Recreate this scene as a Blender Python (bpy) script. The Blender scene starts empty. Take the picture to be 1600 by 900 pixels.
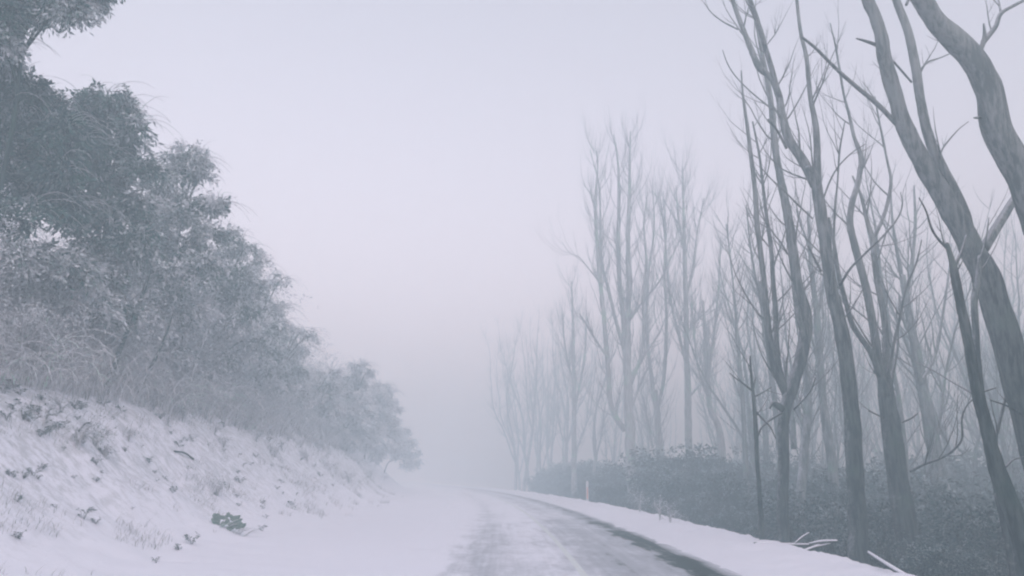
import bpy, math, random
import numpy as np
from mathutils import Vector, noise as mnoise

R = math.radians
scene = bpy.context.scene
COL = scene.collection

# ------------------------------------------------------------------ camera
F = 1256.0 / 1600.0          # focal length / image width
CAMZ, PITCH = 1.4, R(13.2)
cam_d = bpy.data.cameras.new('camera')
cam_d.sensor_width = 36.0
cam_d.lens = 36.0 * F
cam_d.clip_start = 0.05
cam_d.clip_end = 3000
cam = bpy.data.objects.new('camera', cam_d)
COL.objects.link(cam)
cam.location = (0, 0, CAMZ)
cam.rotation_euler = (R(90) + PITCH, 0, 0)
scene.camera = cam

# ------------------------------------------------------------------ sky, sun, exposure
SUN_EL, SUN_AZ = R(38), R(165)
w = bpy.data.worlds.new('World')
scene.world = w
w.use_nodes = True
nt = w.node_tree
nt.nodes.clear()
sky = nt.nodes.new('ShaderNodeTexSky')
sky.sky_type = 'NISHITA'
sky.sun_disc = False
sky.sun_elevation = SUN_EL
sky.sun_rotation = SUN_AZ
sky.air_density = 1.0
sky.dust_density = 1.0
sky.ozone_density = 1.0
hs = nt.nodes.new('ShaderNodeHueSaturation')
hs.inputs['Saturation'].default_value = 0.28
mx = nt.nodes.new('ShaderNodeMix'); mx.data_type = 'RGBA'; mx.blend_type = 'MULTIPLY'
mx.inputs[0].default_value = 1.0
mx.inputs[7].default_value = (1.036, 0.964, 1.030, 1)
bg = nt.nodes.new('ShaderNodeBackground')
bg.inputs['Strength'].default_value = 0.15
out = nt.nodes.new('ShaderNodeOutputWorld')
nt.links.new(sky.outputs[0], hs.inputs['Color'])
nt.links.new(hs.outputs[0], mx.inputs[6])
nt.links.new(mx.outputs[2], bg.inputs['Color'])
nt.links.new(bg.outputs[0], out.inputs['Surface'])

sl = bpy.data.lights.new('sun', 'SUN')
sl.energy = 0.8
sl.angle = R(60)
sl.color = (1.0, 0.97, 0.96)
so = bpy.data.objects.new('sun', sl)
COL.objects.link(so)
so.rotation_euler = (R(90) - SUN_EL, 0, -SUN_AZ + math.pi)

scene.view_settings.view_transform = 'Standard'
scene.view_settings.look = 'None'
scene.view_settings.gamma = 1.0
scene.view_settings.exposure = 0.87
scene.view_settings.use_curve_mapping = False
scene.cycles.volume_bounces = 2
scene.cycles.max_bounces = 6
scene.cycles.diffuse_bounces = 2
scene.cycles.transparent_max_bounces = 8
scene.cycles.use_denoising = True
scene.cycles.pixel_filter_type = 'BLACKMAN_HARRIS'
scene.cycles.filter_width = 2.1

# ------------------------------------------------------------------ haze settings
FOG_DENSITY = 0.0188
FOG_COLOR = (0.73, 0.94, 1.0, 1)
FOG_ABSORB = (0.50, 0.50, 0.50, 1)

# ------------------------------------------------------------------ geometry of the place
def cc(y):
    """x of the road's centre line at distance y"""
    if y < 10: return 1.05
    if y < 110: return 1.05 - 0.001 * (y - 10) ** 2
    return -8.95 - 0.2 * (y - 110)

PROF = [(-500, 22), (-80, 15), (-30, 9.0), (-15, 5.0), (-11.5, 3.95), (-10.2, 3.40), (-9.2, 2.6), (-8.0, 1.35),
        (-7.0, 0.55), (-6.2, 0.22), (-5.0, 0.13), (-3.8, 0.07), (-3.2, 0.03), (-3.0, -0.03), (2.2, -0.03), (2.45, 0.03), (2.8, 0.07),
        (3.8, 0.10), (4.3, 0.11), (4.55, 0.03), (5.0, -0.25), (6.0, -0.8), (8, -1.35), (12, -2.0),
        (25, -3.4), (60, -5.0), (500, -7)]
PS = [p[0] for p in PROF]; PZ = [p[1] for p in PROF]

def HH(x, y):
    s = x - cc(y)
    z = float(np.interp(s, PS, PZ))
    if s < -3.3:
        k = min(1, (-3.3 - s) / 4)
        z += k * (0.20 * mnoise.noise((x * .35, y * .35, 3)) + 0.07 * mnoise.noise((x * 1.3, y * 1.3, 9)) + 0.055 * mnoise.noise((x * 2.3, y * 2.3, 1)))
    elif 1.5 < s <= 2.4:
        z += max(0, 1 - abs(s - 2.25) / .7) * (.05 * mnoise.noise((x * 1.8, y * .9, 5)) + .035 * mnoise.noise((x * 6, y * 4, 5)) + .012)
    elif s > 2.4:
        k = min(1, (s - 2.4) / 1.2)
        z += k * (0.06 * mnoise.noise((x * .8, y * .8, 5)) + 0.06 * mnoise.noise((x * 2.6, y * 2.6, 5)) + .045 * mnoise.noise((x * 7, y * 7, 5)))
        if s > 5: z += min(1, (s - 5) / 5) * 0.5 * mnoise.noise((x * .15, y * .15, 7))
    return z

cp, sp = math.cos(PITCH), math.sin(PITCH)
def ray(px, py):
    xc = (px - 800) / 1256.0; yc = (450 - py) / 1256.0
    return Vector((xc, cp - yc * sp, sp + yc * cp))

def P(px, py, d):
    """point seen at a photo pixel, d metres ahead"""
    r = ray(px, py)
    return Vector((0, 0, CAMZ)) + r * (d / r.y)

def Rad(wpx, py, d):
    return 0.46 * wpx / 1256.0 * d / ray(800, py).y

def G(px, py):
    """ground point seen at a photo pixel"""
    r = ray(px, py); t = 4.0
    while t < 140:
        q = Vector((0, 0, CAMZ)) + r * t
        if q.z <= HH(q.x, q.y): return Vector((q.x, q.y, HH(q.x, q.y)))
        t += 0.05 if t < 30 else .2
    return Vector((q.x, q.y, HH(q.x, q.y)))

# ------------------------------------------------------------------ object helpers
def tag(o, label=None, cat=None, group=None, kind=None):
    if label: o['label'] = label
    if cat: o['category'] = cat
    if group: o['group'] = group
    if kind: o['kind'] = kind
    return o

def thing(name, loc, label, cat, group=None, rz=0):
    o = bpy.data.objects.new(name, None)
    o.empty_display_size = 0.2
    COL.objects.link(o)
    o.location = loc; o.rotation_euler = (0, 0, rz)
    return tag(o, label, cat, group)

def dup(root, loc, rz=0, sc=1, label=None, tilt=(0, 0)):
    r = root.copy(); COL.objects.link(r)
    r.location = loc; r.rotation_euler = (tilt[0], tilt[1], rz); r.scale = (sc, sc, sc)
    if label: r['label'] = label
    for ch in list(root.children):
        c = ch.copy(); COL.objects.link(c); c.parent = r
        for g in ch.children:
            d = g.copy(); COL.objects.link(d); d.parent = c
    return r

class MB:
    """collects tubes and blades, builds ONE mesh object"""
    def __init__(s):
        s.v = []; s.f3 = []; s.f4 = []; s.a = []; s.n = 0
    def add(s, verts, quads=None, tris=None, att=None):
        verts = np.asarray(verts, dtype=np.float32).reshape(-1, 3)
        if quads is not None and len(quads): s.f4.append(np.asarray(quads, dtype=np.int64) + s.n)
        if tris is not None and len(tris): s.f3.append(np.asarray(tris, dtype=np.int64) + s.n)
        s.v.append(verts)
        s.a.append(np.zeros(len(verts), np.float32) if att is None else np.broadcast_to(np.asarray(att, np.float32), (len(verts),)))
        s.n += len(verts)
    def tube(s, pts, rad, sides=6, cap=True, rough=0.0, seed=0):
        pts = [Vector(p) for p in pts]; n = len(pts)
        V = []
        ref = Vector((0.31, 0.83, 0.21)).normalized()
        t0 = (pts[1] - pts[0]).normalized()
        u = t0.cross(ref)
        if u.length < 1e-3: u = t0.cross(Vector((1, 0, 0)))
        u.normalize()
        for i in range(n):
            t = (pts[min(i + 1, n - 1)] - pts[max(i - 1, 0)])
            if t.length < 1e-6: t = t0
            t.normalize()
            u = (u - t * u.dot(t)).normalized()
            b = t.cross(u)
            for k in range(sides):
                a = 2 * math.pi * k / sides
                r = rad[i]
                if rough:
                    d0 = Vector((math.cos(a), math.sin(a), 0))
                    r *= 1 + rough * mnoise.noise((d0.x * 1.6 + seed, d0.y * 1.6, pts[i].z * 1.1 / max(.2, rad[i] * 4))) + rough * .5 * mnoise.noise((d0.x * 5, d0.y * 5 + seed, pts[i].z * 2.5))
                V.append(pts[i] + (u * math.cos(a) + b * math.sin(a)) * r)
        Q = []
        for i in range(n - 1):
            for k in range(sides):
                k2 = (k + 1) % sides
                Q.append((i * sides + k, i * sides + k2, (i + 1) * sides + k2, (i + 1) * sides + k))
        T = []
        if cap:
            V.append(pts[-1] + (pts[-1] - pts[-2]).normalized() * rad[-1] * .6)
            e = len(V) - 1
            for k in range(sides): T.append(((n - 1) * sides + k, (n - 1) * sides + (k + 1) % sides, e))
            V.append(pts[0]); e = len(V) - 1
            for k in range(sides): T.append(((k + 1) % sides, k, e))
        s.add([tuple(p) for p in V], Q, T)
    def leaves(s, base, dirv, side, L, W, att):
        """rhombic leaves, arrays (n,3)"""
        n = len(base)
        if not n: return
        mid = base + dirv * (L * .45)[:, None]
        nrm = np.cross(dirv, side)
        V = np.empty((n, 4, 3), np.float32)
        V[:, 0] = base; V[:, 1] = mid + side * (W * .5)[:, None] + nrm * (W * .18)[:, None]
        V[:, 2] = base + dirv * L[:, None]; V[:, 3] = mid - side * (W * .5)[:, None] + nrm * (W * .18)[:, None]
        Q = np.arange(n * 4).reshape(n, 4)
        s.add(V.reshape(-1, 3), Q, None, np.repeat(att, 4))
    def build(s, name, mat, parent=None, smooth=True, origin=None):
        if not s.n: return None
        me = bpy.data.meshes.new(name)
        v = np.concatenate(s.v)
        if origin is not None: v = v - np.asarray(origin, np.float32)
        f4 = np.concatenate(s.f4) if s.f4 else np.zeros((0, 4), int)
        f3 = np.concatenate(s.f3) if s.f3 else np.zeros((0, 3), int)
        me.vertices.add(len(v)); me.vertices.foreach_set('co', v.ravel())
        nl = f4.size + f3.size
        me.loops.add(nl)
        me.loops.foreach_set('vertex_index', np.concatenate([f4.ravel(), f3.ravel()]).astype(np.int32))
        me.polygons.add(len(f4) + len(f3))
        st = np.concatenate([np.arange(len(f4)) * 4, f4.size + np.arange(len(f3)) * 3]).astype(np.int32)
        me.polygons.foreach_set('loop_start', st)
        me.polygons.foreach_set('use_smooth', np.full(len(f4) + len(f3), smooth))
        at = me.attributes.new('frost', 'FLOAT', 'POINT')
        at.data.foreach_set('value', np.concatenate(s.a))
        me.update(calc_edges=True); me.validate()
        me.materials.append(mat)
        o = bpy.data.objects.new(name, me)
        COL.objects.link(o)
        if parent: o.parent = parent
        return o

def spline(pts, per=5):
    """Catmull-Rom through tuples of any length"""
    A = [np.array(p, float) for p in pts]
    if len(A) < 3:
        return [A[0] + (A[1] - A[0]) * k / per for k in range(per + 1)]
    o = []
    for i in range(len(A) - 1):
        p0 = A[i - 1] if i else A[0] * 2 - A[1]
        p1, p2 = A[i], A[i + 1]
        p3 = A[i + 2] if i + 2 < len(A) else A[i + 1] * 2 - A[i]
        for k in range(per):
            t = k / per
            o.append(.5 * ((2 * p1) + (-p0 + p2) * t + (2 * p0 - 5 * p1 + 4 * p2 - p3) * t * t + (-p0 + 3 * p1 - 3 * p2 + p3) * t ** 3))
    o.append(A[-1])
    return o

# ------------------------------------------------------------------ materials
def new_mat(name):
    m = bpy.data.materials.new(name); m.use_nodes = True
    t = m.node_tree; b = t.nodes['Principled BSDF']
    b.inputs['Specular IOR Level'].default_value = 0.25
    return m, t, b
def N(t, typ, **kw):
    n = t.nodes.new(typ)
    for k, v in kw.items(): setattr(n, k, v)
    return n
def mixc(t, fac, a, b):
    n = t.nodes.new('ShaderNodeMix'); n.data_type = 'RGBA'
    for i, x in ((0, fac), (6, a), (7, b)):
        if hasattr(x, 'is_linked') or hasattr(x, 'links'): t.links.new(x, n.inputs[i])
        else: n.inputs[i].default_value = x
    return n.outputs[2]
def math_(t, op, a, b=0.0, c=0.0, clamp=False):
    n = t.nodes.new('ShaderNodeMath'); n.operation = op; n.use_clamp = clamp
    for i, x in enumerate((a, b, c)):
        if hasattr(x, 'links'): t.links.new(x, n.inputs[i])
        else: n.inputs[i].default_value = x
    return n.outputs[0]
def noise_(t, vec, scale, detail=4, rough=.55):
    n = t.nodes.new('ShaderNodeTexNoise')
    n.inputs['Scale'].default_value = scale; n.inputs['Detail'].default_value = detail; n.inputs['Roughness'].default_value = rough
    t.links.new(vec, n.inputs['Vector'])
    return n.outputs[0]
def smooth_(t, x, a, b):
    n = t.nodes.new('ShaderNodeMapRange'); n.interpolation_type = 'SMOOTHSTEP'
    t.links.new(x, n.inputs[0]); n.inputs[1].default_value = a; n.inputs[2].default_value = b
    return n.outputs[0]
def bump_(t, b, h, strength, dist):
    n = t.nodes.new('ShaderNodeBump'); n.inputs['Strength'].default_value = strength; n.inputs['Distance'].default_value = dist
    t.links.new(h, n.inputs['Height']); t.links.new(n.outputs[0], b.inputs['Normal'])
def objvec(t): return t.nodes.new('ShaderNodeTexCoord').outputs['Object']

SNOW = (0.79, 0.81, 0.88, 1)

def bark_mat(name, dark, light, rime=0.5, upper=0.0):
    m, t, b = new_mat(name)
    co = objvec(t)
    mp = t.nodes.new('ShaderNodeMapping'); mp.inputs['Scale'].default_value = (6, 6, 0.9)
    t.links.new(co, mp.inputs[0])
    n1 = noise_(t, mp.outputs[0], 2.2, 6, .65)
    n2 = noise_(t, co, 1.1, 4)
    c = mixc(t, smooth_(t, n1, .40, .60), dark, light)
    moss = tuple(x * k for x, k in zip(light[:3], (.7, 1.02, .8))) + (1,)
    c = mixc(t, smooth_(t, n2, .5, .72), c, moss)
    g = t.nodes.new('ShaderNodeNewGeometry')
    if upper:      # bark colour paled with height, painting in the brighter fog up the trunk
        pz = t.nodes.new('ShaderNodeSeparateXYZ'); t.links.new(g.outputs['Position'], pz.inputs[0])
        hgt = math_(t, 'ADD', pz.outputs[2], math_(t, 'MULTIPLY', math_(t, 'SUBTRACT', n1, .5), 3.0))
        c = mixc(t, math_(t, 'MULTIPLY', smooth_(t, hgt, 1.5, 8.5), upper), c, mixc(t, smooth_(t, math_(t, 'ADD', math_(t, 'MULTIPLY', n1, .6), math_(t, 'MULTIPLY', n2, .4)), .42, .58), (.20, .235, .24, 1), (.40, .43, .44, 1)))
    sx = t.nodes.new('ShaderNodeSeparateXYZ'); t.links.new(g.outputs['Normal'], sx.inputs[0])
    n3 = noise_(t, co, 9, 5, .7)
    # rime: on upward faces and on the side the wind came from
    up = math_(t, 'ADD', math_(t, 'MULTIPLY', sx.outputs[2], 1.0), math_(t, 'MULTIPLY', sx.outputs[0], -0.42))
    fr = smooth_(t, math_(t, 'ADD', up, math_(t, 'MULTIPLY', n3, .9)), .80, 1.35)
    fr = math_(t, 'MULTIPLY', fr, rime)
    c = mixc(t, fr, c, (.62, .64, .70, 1))
    t.links.new(c, b.inputs['Base Color'])
    b.inputs['Roughness'].default_value = .9
    bump_(t, b, n1, 1.0, .09)
    return m
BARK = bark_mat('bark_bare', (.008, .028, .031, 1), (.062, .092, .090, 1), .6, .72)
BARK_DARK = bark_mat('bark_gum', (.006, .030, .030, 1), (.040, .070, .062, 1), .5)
BARK_MID = bark_mat('bark_rimed_fog_pale', (.10, .14, .145, 1), (.26, .30, .31, 1), .7, .35)  # base colour paled to paint in mid-distance fog fade, under the rime
BARK_FAR = bark_mat('bark_rimed_far_fog_pale', (.30, .33, .34, 1), (.48, .51, .53, 1), .7, .3)  # base colour paled further to paint in far fog fade, under the rime
TWIG_FROST = bark_mat('twig_frosted', (.34, .37, .38, 1), (.66, .68, .72, 1), 1.0)

def leaf_mat(name, dark, green, frost):
    m, t, b = new_mat(name)
    a = t.nodes.new('ShaderNodeAttribute'); a.attribute_name = 'frost'
    n = noise_(t, objvec(t), 2.3, 3)
    c = mixc(t, smooth_(t, n, .4, .62), dark, green)
    n2 = noise_(t, objvec(t), 45, 3)
    f = math_(t, 'ADD', a.outputs['Fac'], math_(t, 'MULTIPLY', math_(t, 'SUBTRACT', n2, .5), .6), clamp=True)
    c = mixc(t, f, c, frost)
    t.links.new(c, b.inputs['Base Color'])
    b.inputs['Roughness'].default_value = .7
    return m
LEAF = leaf_mat('leaf_gum', (.004, .046, .046, 1), (.014, .085, .062, 1), (.68, .71, .75, 1))
LEAF_BUSH = leaf_mat('leaf_scrub', (.003, .036, .042, 1), (.009, .055, .055, 1), (.40, .48, .50, 1))
GRASS = leaf_mat('grass_frosted', (.16, .19, .175, 1), (.26, .28, .25, 1), (.78, .80, .84, 1))

def ground_mat():
    m, t, b = new_mat('snow_and_litter')
    uv = t.nodes.new('ShaderNodeUVMap'); uv.uv_map = 'road'
    sx = t.nodes.new('ShaderNodeSeparateXYZ'); t.links.new(uv.outputs[0], sx.inputs[0])
    s = sx.outputs[0]
    co = objvec(t)
    n1 = noise_(t, co, .9, 6, .6); n2 = noise_(t, co, 7, 5, .65); n3 = noise_(t, co, .35, 3)
    # forest floor beyond the shoulder's edge
    e = math_(t, 'ADD', s, math_(t, 'MULTIPLY', math_(t, 'SUBTRACT', n2, .5), .5))
    floor = smooth_(t, e, 4.75, 5.15)
    lit = mixc(t, smooth_(t, n2, .35, .7), (.020, .030, .028, 1), (.06, .07, .062, 1))
    lit = mixc(t, math_(t, 'MULTIPLY', smooth_(t, n1, .52, .72), .35), lit, (.5, .53, .58, 1))
    # snow with soil and dead grass showing on the cutting
    mp = t.nodes.new('ShaderNodeMapping'); mp.inputs['Scale'].default_value = (1.0, 1.3, 1.0)
    t.links.new(co, mp.inputs[0])
    n4 = noise_(t, mp.outputs[0], 4.2, 8, .72)
    bank = math_(t, 'MULTIPLY', smooth_(t, s, -6.0, -8.4), 1.0)
    up = smooth_(t, s, -9.8, -11.0)
    th = math_(t, 'SUBTRACT', math_(t, 'ADD', n4, math_(t, 'MULTIPLY', n3, .25)), math_(t, 'MULTIPLY', bank, -.12))
    dirt = math_(t, 'MULTIPLY', smooth_(t, th, .63, .88), math_(t, 'ADD', math_(t, 'MULTIPLY', bank, .5), math_(t, 'MULTIPLY', up, .2)))
    sn = mixc(t, dirt, SNOW, (.20, .23, .22, 1))
    sn = mixc(t, math_(t, 'MULTIPLY', smooth_(t, n1, .4, .8), .12), sn, (.66, .68, .74, 1))
    c = mixc(t, floor, sn, lit)
    t.links.new(c, b.inputs['Base Color'])
    b.inputs['Roughness'].default_value = .85
    h = math_(t, 'ADD', math_(t, 'MULTIPLY', n2, .5), n4)
    n7 = noise_(t, co, 16, 5, .7)
    h = math_(t, 'ADD', h, math_(t, 'MULTIPLY', n7, .5))
    bump_(t, b, h, .32, .05)
    return m

def road_mat():
    m, t, b = new_mat('snow_dusted_asphalt')
    uv = t.nodes.new('ShaderNodeUVMap'); uv.uv_map = 'road'
    sx = t.nodes.new('ShaderNodeSeparateXYZ'); t.links.new(uv.outputs[0], sx.inputs[0])
    s = sx.outputs[0]; yy = sx.outputs[1]
    mp = t.nodes.new('ShaderNodeMapping'); mp.inputs['Scale'].default_value = (2.4, .55, 1)
    t.links.new(uv.outputs[0], mp.inputs[0])
    n1 = noise_(t, mp.outputs[0], 1.3, 6, .62)
    mp3 = t.nodes.new('ShaderNodeMapping'); mp3.inputs['Scale'].default_value = (6.0, .12, 1)
    t.links.new(uv.outputs[0], mp3.inputs[0])
    n5 = noise_(t, mp3.outputs[0], 1.5, 3, .6)     # streaks along the wheel tracks
    n2 = noise_(t, uv.outputs[0], 7, 6, .7)
    n3 = noise_(t, uv.outputs[0], 60, 3, .7)
    wob = math_(t, 'ADD', s, math_(t, 'MULTIPLY', math_(t, 'SUBTRACT', n1, .5), .55))
    mr = t.nodes.new('ShaderNodeMapRange'); t.links.new(wob, mr.inputs[0])
    mr.inputs[1].default_value = -3.2; mr.inputs[2].default_value = 2.4
    rp = t.nodes.new('ShaderNodeValToRGB'); t.links.new(mr.outputs[0], rp.inputs[0])
    el = rp.color_ramp.elements
    def stop(sv, val):
        p = (sv + 3.2) / 5.6
        e = el.new(p); e.color = (val, val, val, 1)
    el[0].color = (0, 0, 0, 1); el[1].position = 1.0; el[1].color = (.25, .25, .25, 1)
    for sv, val in ((-2.3, .02), (-1.95, .24), (-1.5, .42), (-1.0, .28), (-.45, .20), (-.1, .30), (.35, .50), (.8, .58), (1.15, .46), (1.5, .60), (1.68, .84), (1.98, .92), (2.12, .70), (2.25, .40)):
        stop(sv, val)
    ramp = rp.outputs[0]
    v = math_(t, 'ADD', ramp, math_(t, 'MULTIPLY', math_(t, 'SUBTRACT', n1, .5), .6))
    v = math_(t, 'ADD', v, math_(t, 'MULTIPLY', math_(t, 'SUBTRACT', n5, .5), .35))
    v = math_(t, 'ADD', v, math_(t, 'MULTIPLY', math_(t, 'SUBTRACT', n2, .5), .55))
    v = math_(t, 'ADD', v, math_(t, 'MULTIPLY', math_(t, 'SUBTRACT', n3, .5), .25))
    mpd = t.nodes.new('ShaderNodeMapping'); mpd.inputs['Scale'].default_value = (.5, .42, 1); mpd.inputs['Location'].default_value = (3.1, 1.7, 0)
    t.links.new(uv.outputs[0], mpd.inputs[0])
    n6 = noise_(t, mpd.outputs[0], 1.0, 4, .6)
    v = math_(t, 'SUBTRACT', v, math_(t, 'MULTIPLY', smooth_(t, yy, 15, 34), .20))
    v = math_(t, 'ADD', v, math_(t, 'MULTIPLY', math_(t, 'SUBTRACT', n6, .5), .65))
    thin = math_(t, 'MULTIPLY', smooth_(t, v, .02, .62), .80)
    bare = smooth_(t, v, .60, .86)
    c = mixc(t, thin, SNOW, (.27, .30, .33, 1))
    c = mixc(t, bare, c, (.030, .052, .050, 1))
    t.links.new(c, b.inputs['Base Color'])
    b.inputs['Roughness'].default_value = .75
    bump_(t, b, math_(t, 'SUBTRACT', n2, v), .35, .02)
    return m

def paint_mat():
    m, t, b = new_mat('worn_line_paint')
    co = objvec(t)
    n2 = noise_(t, co, 9, 6, .7); n1 = noise_(t, co, 1.2, 4)
    c = mixc(t, smooth_(t, n2, .5, .7), (.64, .69, .70, 1), (.60, .57, .52, 1))
    c = mixc(t, smooth_(t, math_(t, 'ADD', n1, math_(t, 'MULTIPLY', n2, .4)), .78, 1.0), c, SNOW)
    t.links.new(c, b.inputs['Base Color'])
    b.inputs['Roughness'].default_value = .7
    return m

def plain(name, col, rough=.7, col2=None, sc=8):
    m, t, b = new_mat(name)
    n = noise_(t, objvec(t), sc, 4)
    c = mixc(t, smooth_(t, n, .35, .7), col, col2 or tuple(x * .85 for x in col[:3]) + (1,))
    t.links.new(c, b.inputs['Base Color'])
    b.inputs['Roughness'].default_value = rough
    return m
SNOWM = plain('loose_snow', SNOW, .85, (.74, .75, .82, 1), 20)
POSTW = plain('post_white', (.78, .79, .82, 1), .5)
POSTR = plain('post_reflector', (.74, .34, .27, 1), .4)
BROAD = plain('broad_leaf', (.055, .12, .09, 1), .6, (.20, .24, .23, 1), 30)

# ------------------------------------------------------------------ ground, road, line
def sheet(name, ss, ys, zf, mat, kind='structure'):
    V = []; UV = []
    for y in ys:
        for s in ss:
            x = s + cc(y)
            V.append((x, y, zf(x, y, s))); UV.append((s, y))
    ns = len(ss)
    Fc = [(j * ns + i, j * ns + i + 1, (j + 1) * ns + i + 1, (j + 1) * ns + i) for j in range(len(ys) - 1) for i in range(ns - 1)]
    me = bpy.data.meshes.new(name); me.from_pydata(V, [], Fc)
    ul = me.uv_layers.new(name='road')
    idx = np.empty(len(me.loops), np.int32); me.loops.foreach_get('vertex_index', idx)
    ul.data.foreach_set('uv', np.asarray(UV, np.float32)[idx].ravel())
    me.polygons.foreach_set('use_smooth', np.full(len(me.polygons), True))
    me.materials.append(mat)
    o = bpy.data.objects.new(name, me); COL.objects.link(o)
    return tag(o, kind=kind)

ss = sorted(set([-400, -300, -220, -150, -100, -70, -50, -38, -30, -24, -20, -17] + list(np.round(np.arange(-15, -3.2, .14), 3)) + [-3.2, -3.0, -1.5, 0] + list(np.round(np.arange(1.5, 2.3, .05), 3)) +
                list(np.round(np.arange(2.3, 6.0, .09), 3)) + list(np.arange(6.2, 14, .5)) + [15, 17, 20, 24, 30, 38, 50, 70, 100, 150, 220, 300, 400]))
ys = sorted(set([-400, -250, -150, -90, -60, -40, -25, -15, -8, -3, 0, 2] + list(np.round(np.arange(3, 45, .14), 3)) + list(np.arange(45, 90, .5)) + [90, 92, 95, 98, 102, 107, 113, 120, 130, 145, 165, 190, 230, 300, 400]))
sheet('snowy_ground', ss, ys, lambda x, y, s: HH(x, y), ground_mat())
ys2 = sorted(set([-60, -20, -5] + list(np.arange(0, 130, 1.0)) + [145, 165, 190]))
sheet('road', [-3.1, -2.4, -1.6, -.8, 0, .8, 1.6, 2.3], ys2, lambda x, y, s: 0.004, road_mat())
sheet('centre_line', [-.055, .055], ys2, lambda x, y, s: 0.008, paint_mat())

# ------------------------------------------------------------------ bare trees traced on the right
rng = random.Random(7)
def jv(r, a=1): return Vector((r.uniform(-a, a), r.uniform(-a, a), r.uniform(-a, a)))

def twig(mb, p, d, L, r, rg, depth=2, up=.35, sides=4):
    """one thin curving branch with side shoots"""
    n = max(3, int(L / .35) + 2)
    pts = [p.copy()]; rr = [r]
    d = d.normalized()
    for i in range(n):
        d = (d + Vector((0, 0, up)) * (1.2 / n) + jv(rg, .16)).normalized()
        pts.append(pts[-1] + d * (L / n)); rr.append(r * (1 - .85 * (i + 1) / n))
    mb.tube(pts, rr, sides, cap=False)
    if depth > 0:
        for k in range(int(rg.uniform(1.5, 4) * min(2, .5 + L / 1.6))):
            i = rg.randint(1, n - 1)
            dd = (pts[i + 1] - pts[i]).normalized()
            sd = jv(rg); sd = (sd - dd * sd.dot(dd)).normalized()
            twig(mb, pts[i], dd * .8 + sd * rg.uniform(.4, .8), L * rg.uniform(.3, .55), rr[i] * .6, rg, depth - 1, up, max(3, sides - 1))

def limb_pts(spec, d0, d1, per=5):
    n = len(spec)
    ctrl = []
    for i, (px, py, wp) in enumerate(spec):
        d = d0 + (d1 - d0) * i / max(1, n - 1)
        q = P(px, py, d)
        ctrl.append((q.x, q.y, q.z, Rad(wp, py, d)))
    return spline(ctrl, per)

def traced_tree(label, trunk, dist, limbs=(), twigs=0, twig_len=(.8, 2.0), tup=.5, mat=None, seed=1, cat='tree', name='bare_tree', group=None, per=6, tw_depth=2, twr=.018, flare=1.25):
    """trunk: list of (px, py, width_px) from top to bottom; limbs: (list, depth_start, depth_end)"""
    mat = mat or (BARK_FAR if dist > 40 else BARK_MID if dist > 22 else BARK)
    rg = random.Random(seed)
    tp = limb_pts(trunk[0], dist + trunk[1], dist, per)
    # carry on into the ground
    a, b = tp[-2], tp[-1]
    dv = Vector((b[0] - a[0], b[1] - a[1], b[2] - a[2])).normalized()
    dv = (dv + Vector((0, 0, -.5))).normalized()
    q = Vector(b[:3]); r = b[3]; k = 0
    while q.z > HH(q.x, q.y) - .25 and k < 60:
        q = q + dv * .3; k += 1
        r2 = r * (1 + (flare - 1) * min(1, k / 8))
        tp.append(np.array([q.x, q.y, q.z, r2]))
    base = Vector(tp[-1][:3]); base.z = HH(base.x, base.y)
    root = thing(name, base, label, cat, group)
    o = tuple(base)
    mb = MB()
    tp = tp[::-1]
    tpts = []
    for i, q in enumerate(tp):
        wv = q[3] * .3
        tpts.append(Vector(q[:3]) + Vector((mnoise.noise((q[2] * .9, seed, 0)), mnoise.noise((q[2] * .9, seed, 4)), 0)) * wv)
    mb.tube(tpts, [q[3] for q in tp], 16 if tp[0][3] > .1 else 8, rough=.17, seed=seed)
    few = twigs and twigs < 12
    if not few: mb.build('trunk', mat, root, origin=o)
    sources = [(tpts, [q[3] for q in tp], len(tp) // 2)]
    for (sp_, a0, a1) in limbs:
        lp = limb_pts(sp_, dist + a0, dist + a1, per)
        pts = [Vector(q[:3]) for q in lp]; rr = [q[3] for q in lp]
        m2 = MB(); m2.tube(pts, rr, 10 if rr[0] > .05 else 6, rough=.08, seed=seed + 3)
        m2.build('limb', mat, root, origin=o)
        sources.append((pts, rr, 0))
    if twigs:
        twigs = twigs if twigs < 12 else int(twigs * 1.6)
        m3 = mb if few else MB()
        wts = [sum((s_[0][i + 1] - s_[0][i]).length for i in range(s_[2], len(s_[0]) - 1)) for s_ in sources]
        for _ in range(twigs):
            si = rg.choices(range(len(sources)), wts)[0]
            pts, rr, st = sources[si]
            i = rg.randint(st, len(pts) - 2)
            dd = pts[i + 1] - pts[i]
            if dd.length < 1e-4: continue
            dd.normalize()
            if si > 0 and dd.z < 0: dd = -dd
            sd = jv(rg); sd = (sd - dd * sd.dot(dd)).normalized()
            L = rg.uniform(*twig_len)
            twig(m3, pts[i], dd * rg.uniform(.5, 1) + sd * rg.uniform(.5, .9), L, min(rr[i] * .5, twr * (.6 + L * .35)), rg, tw_depth, tup)
        m3.build('trunk' if few else 'twigs', mat, root, smooth=True, origin=o)
    return root

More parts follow.
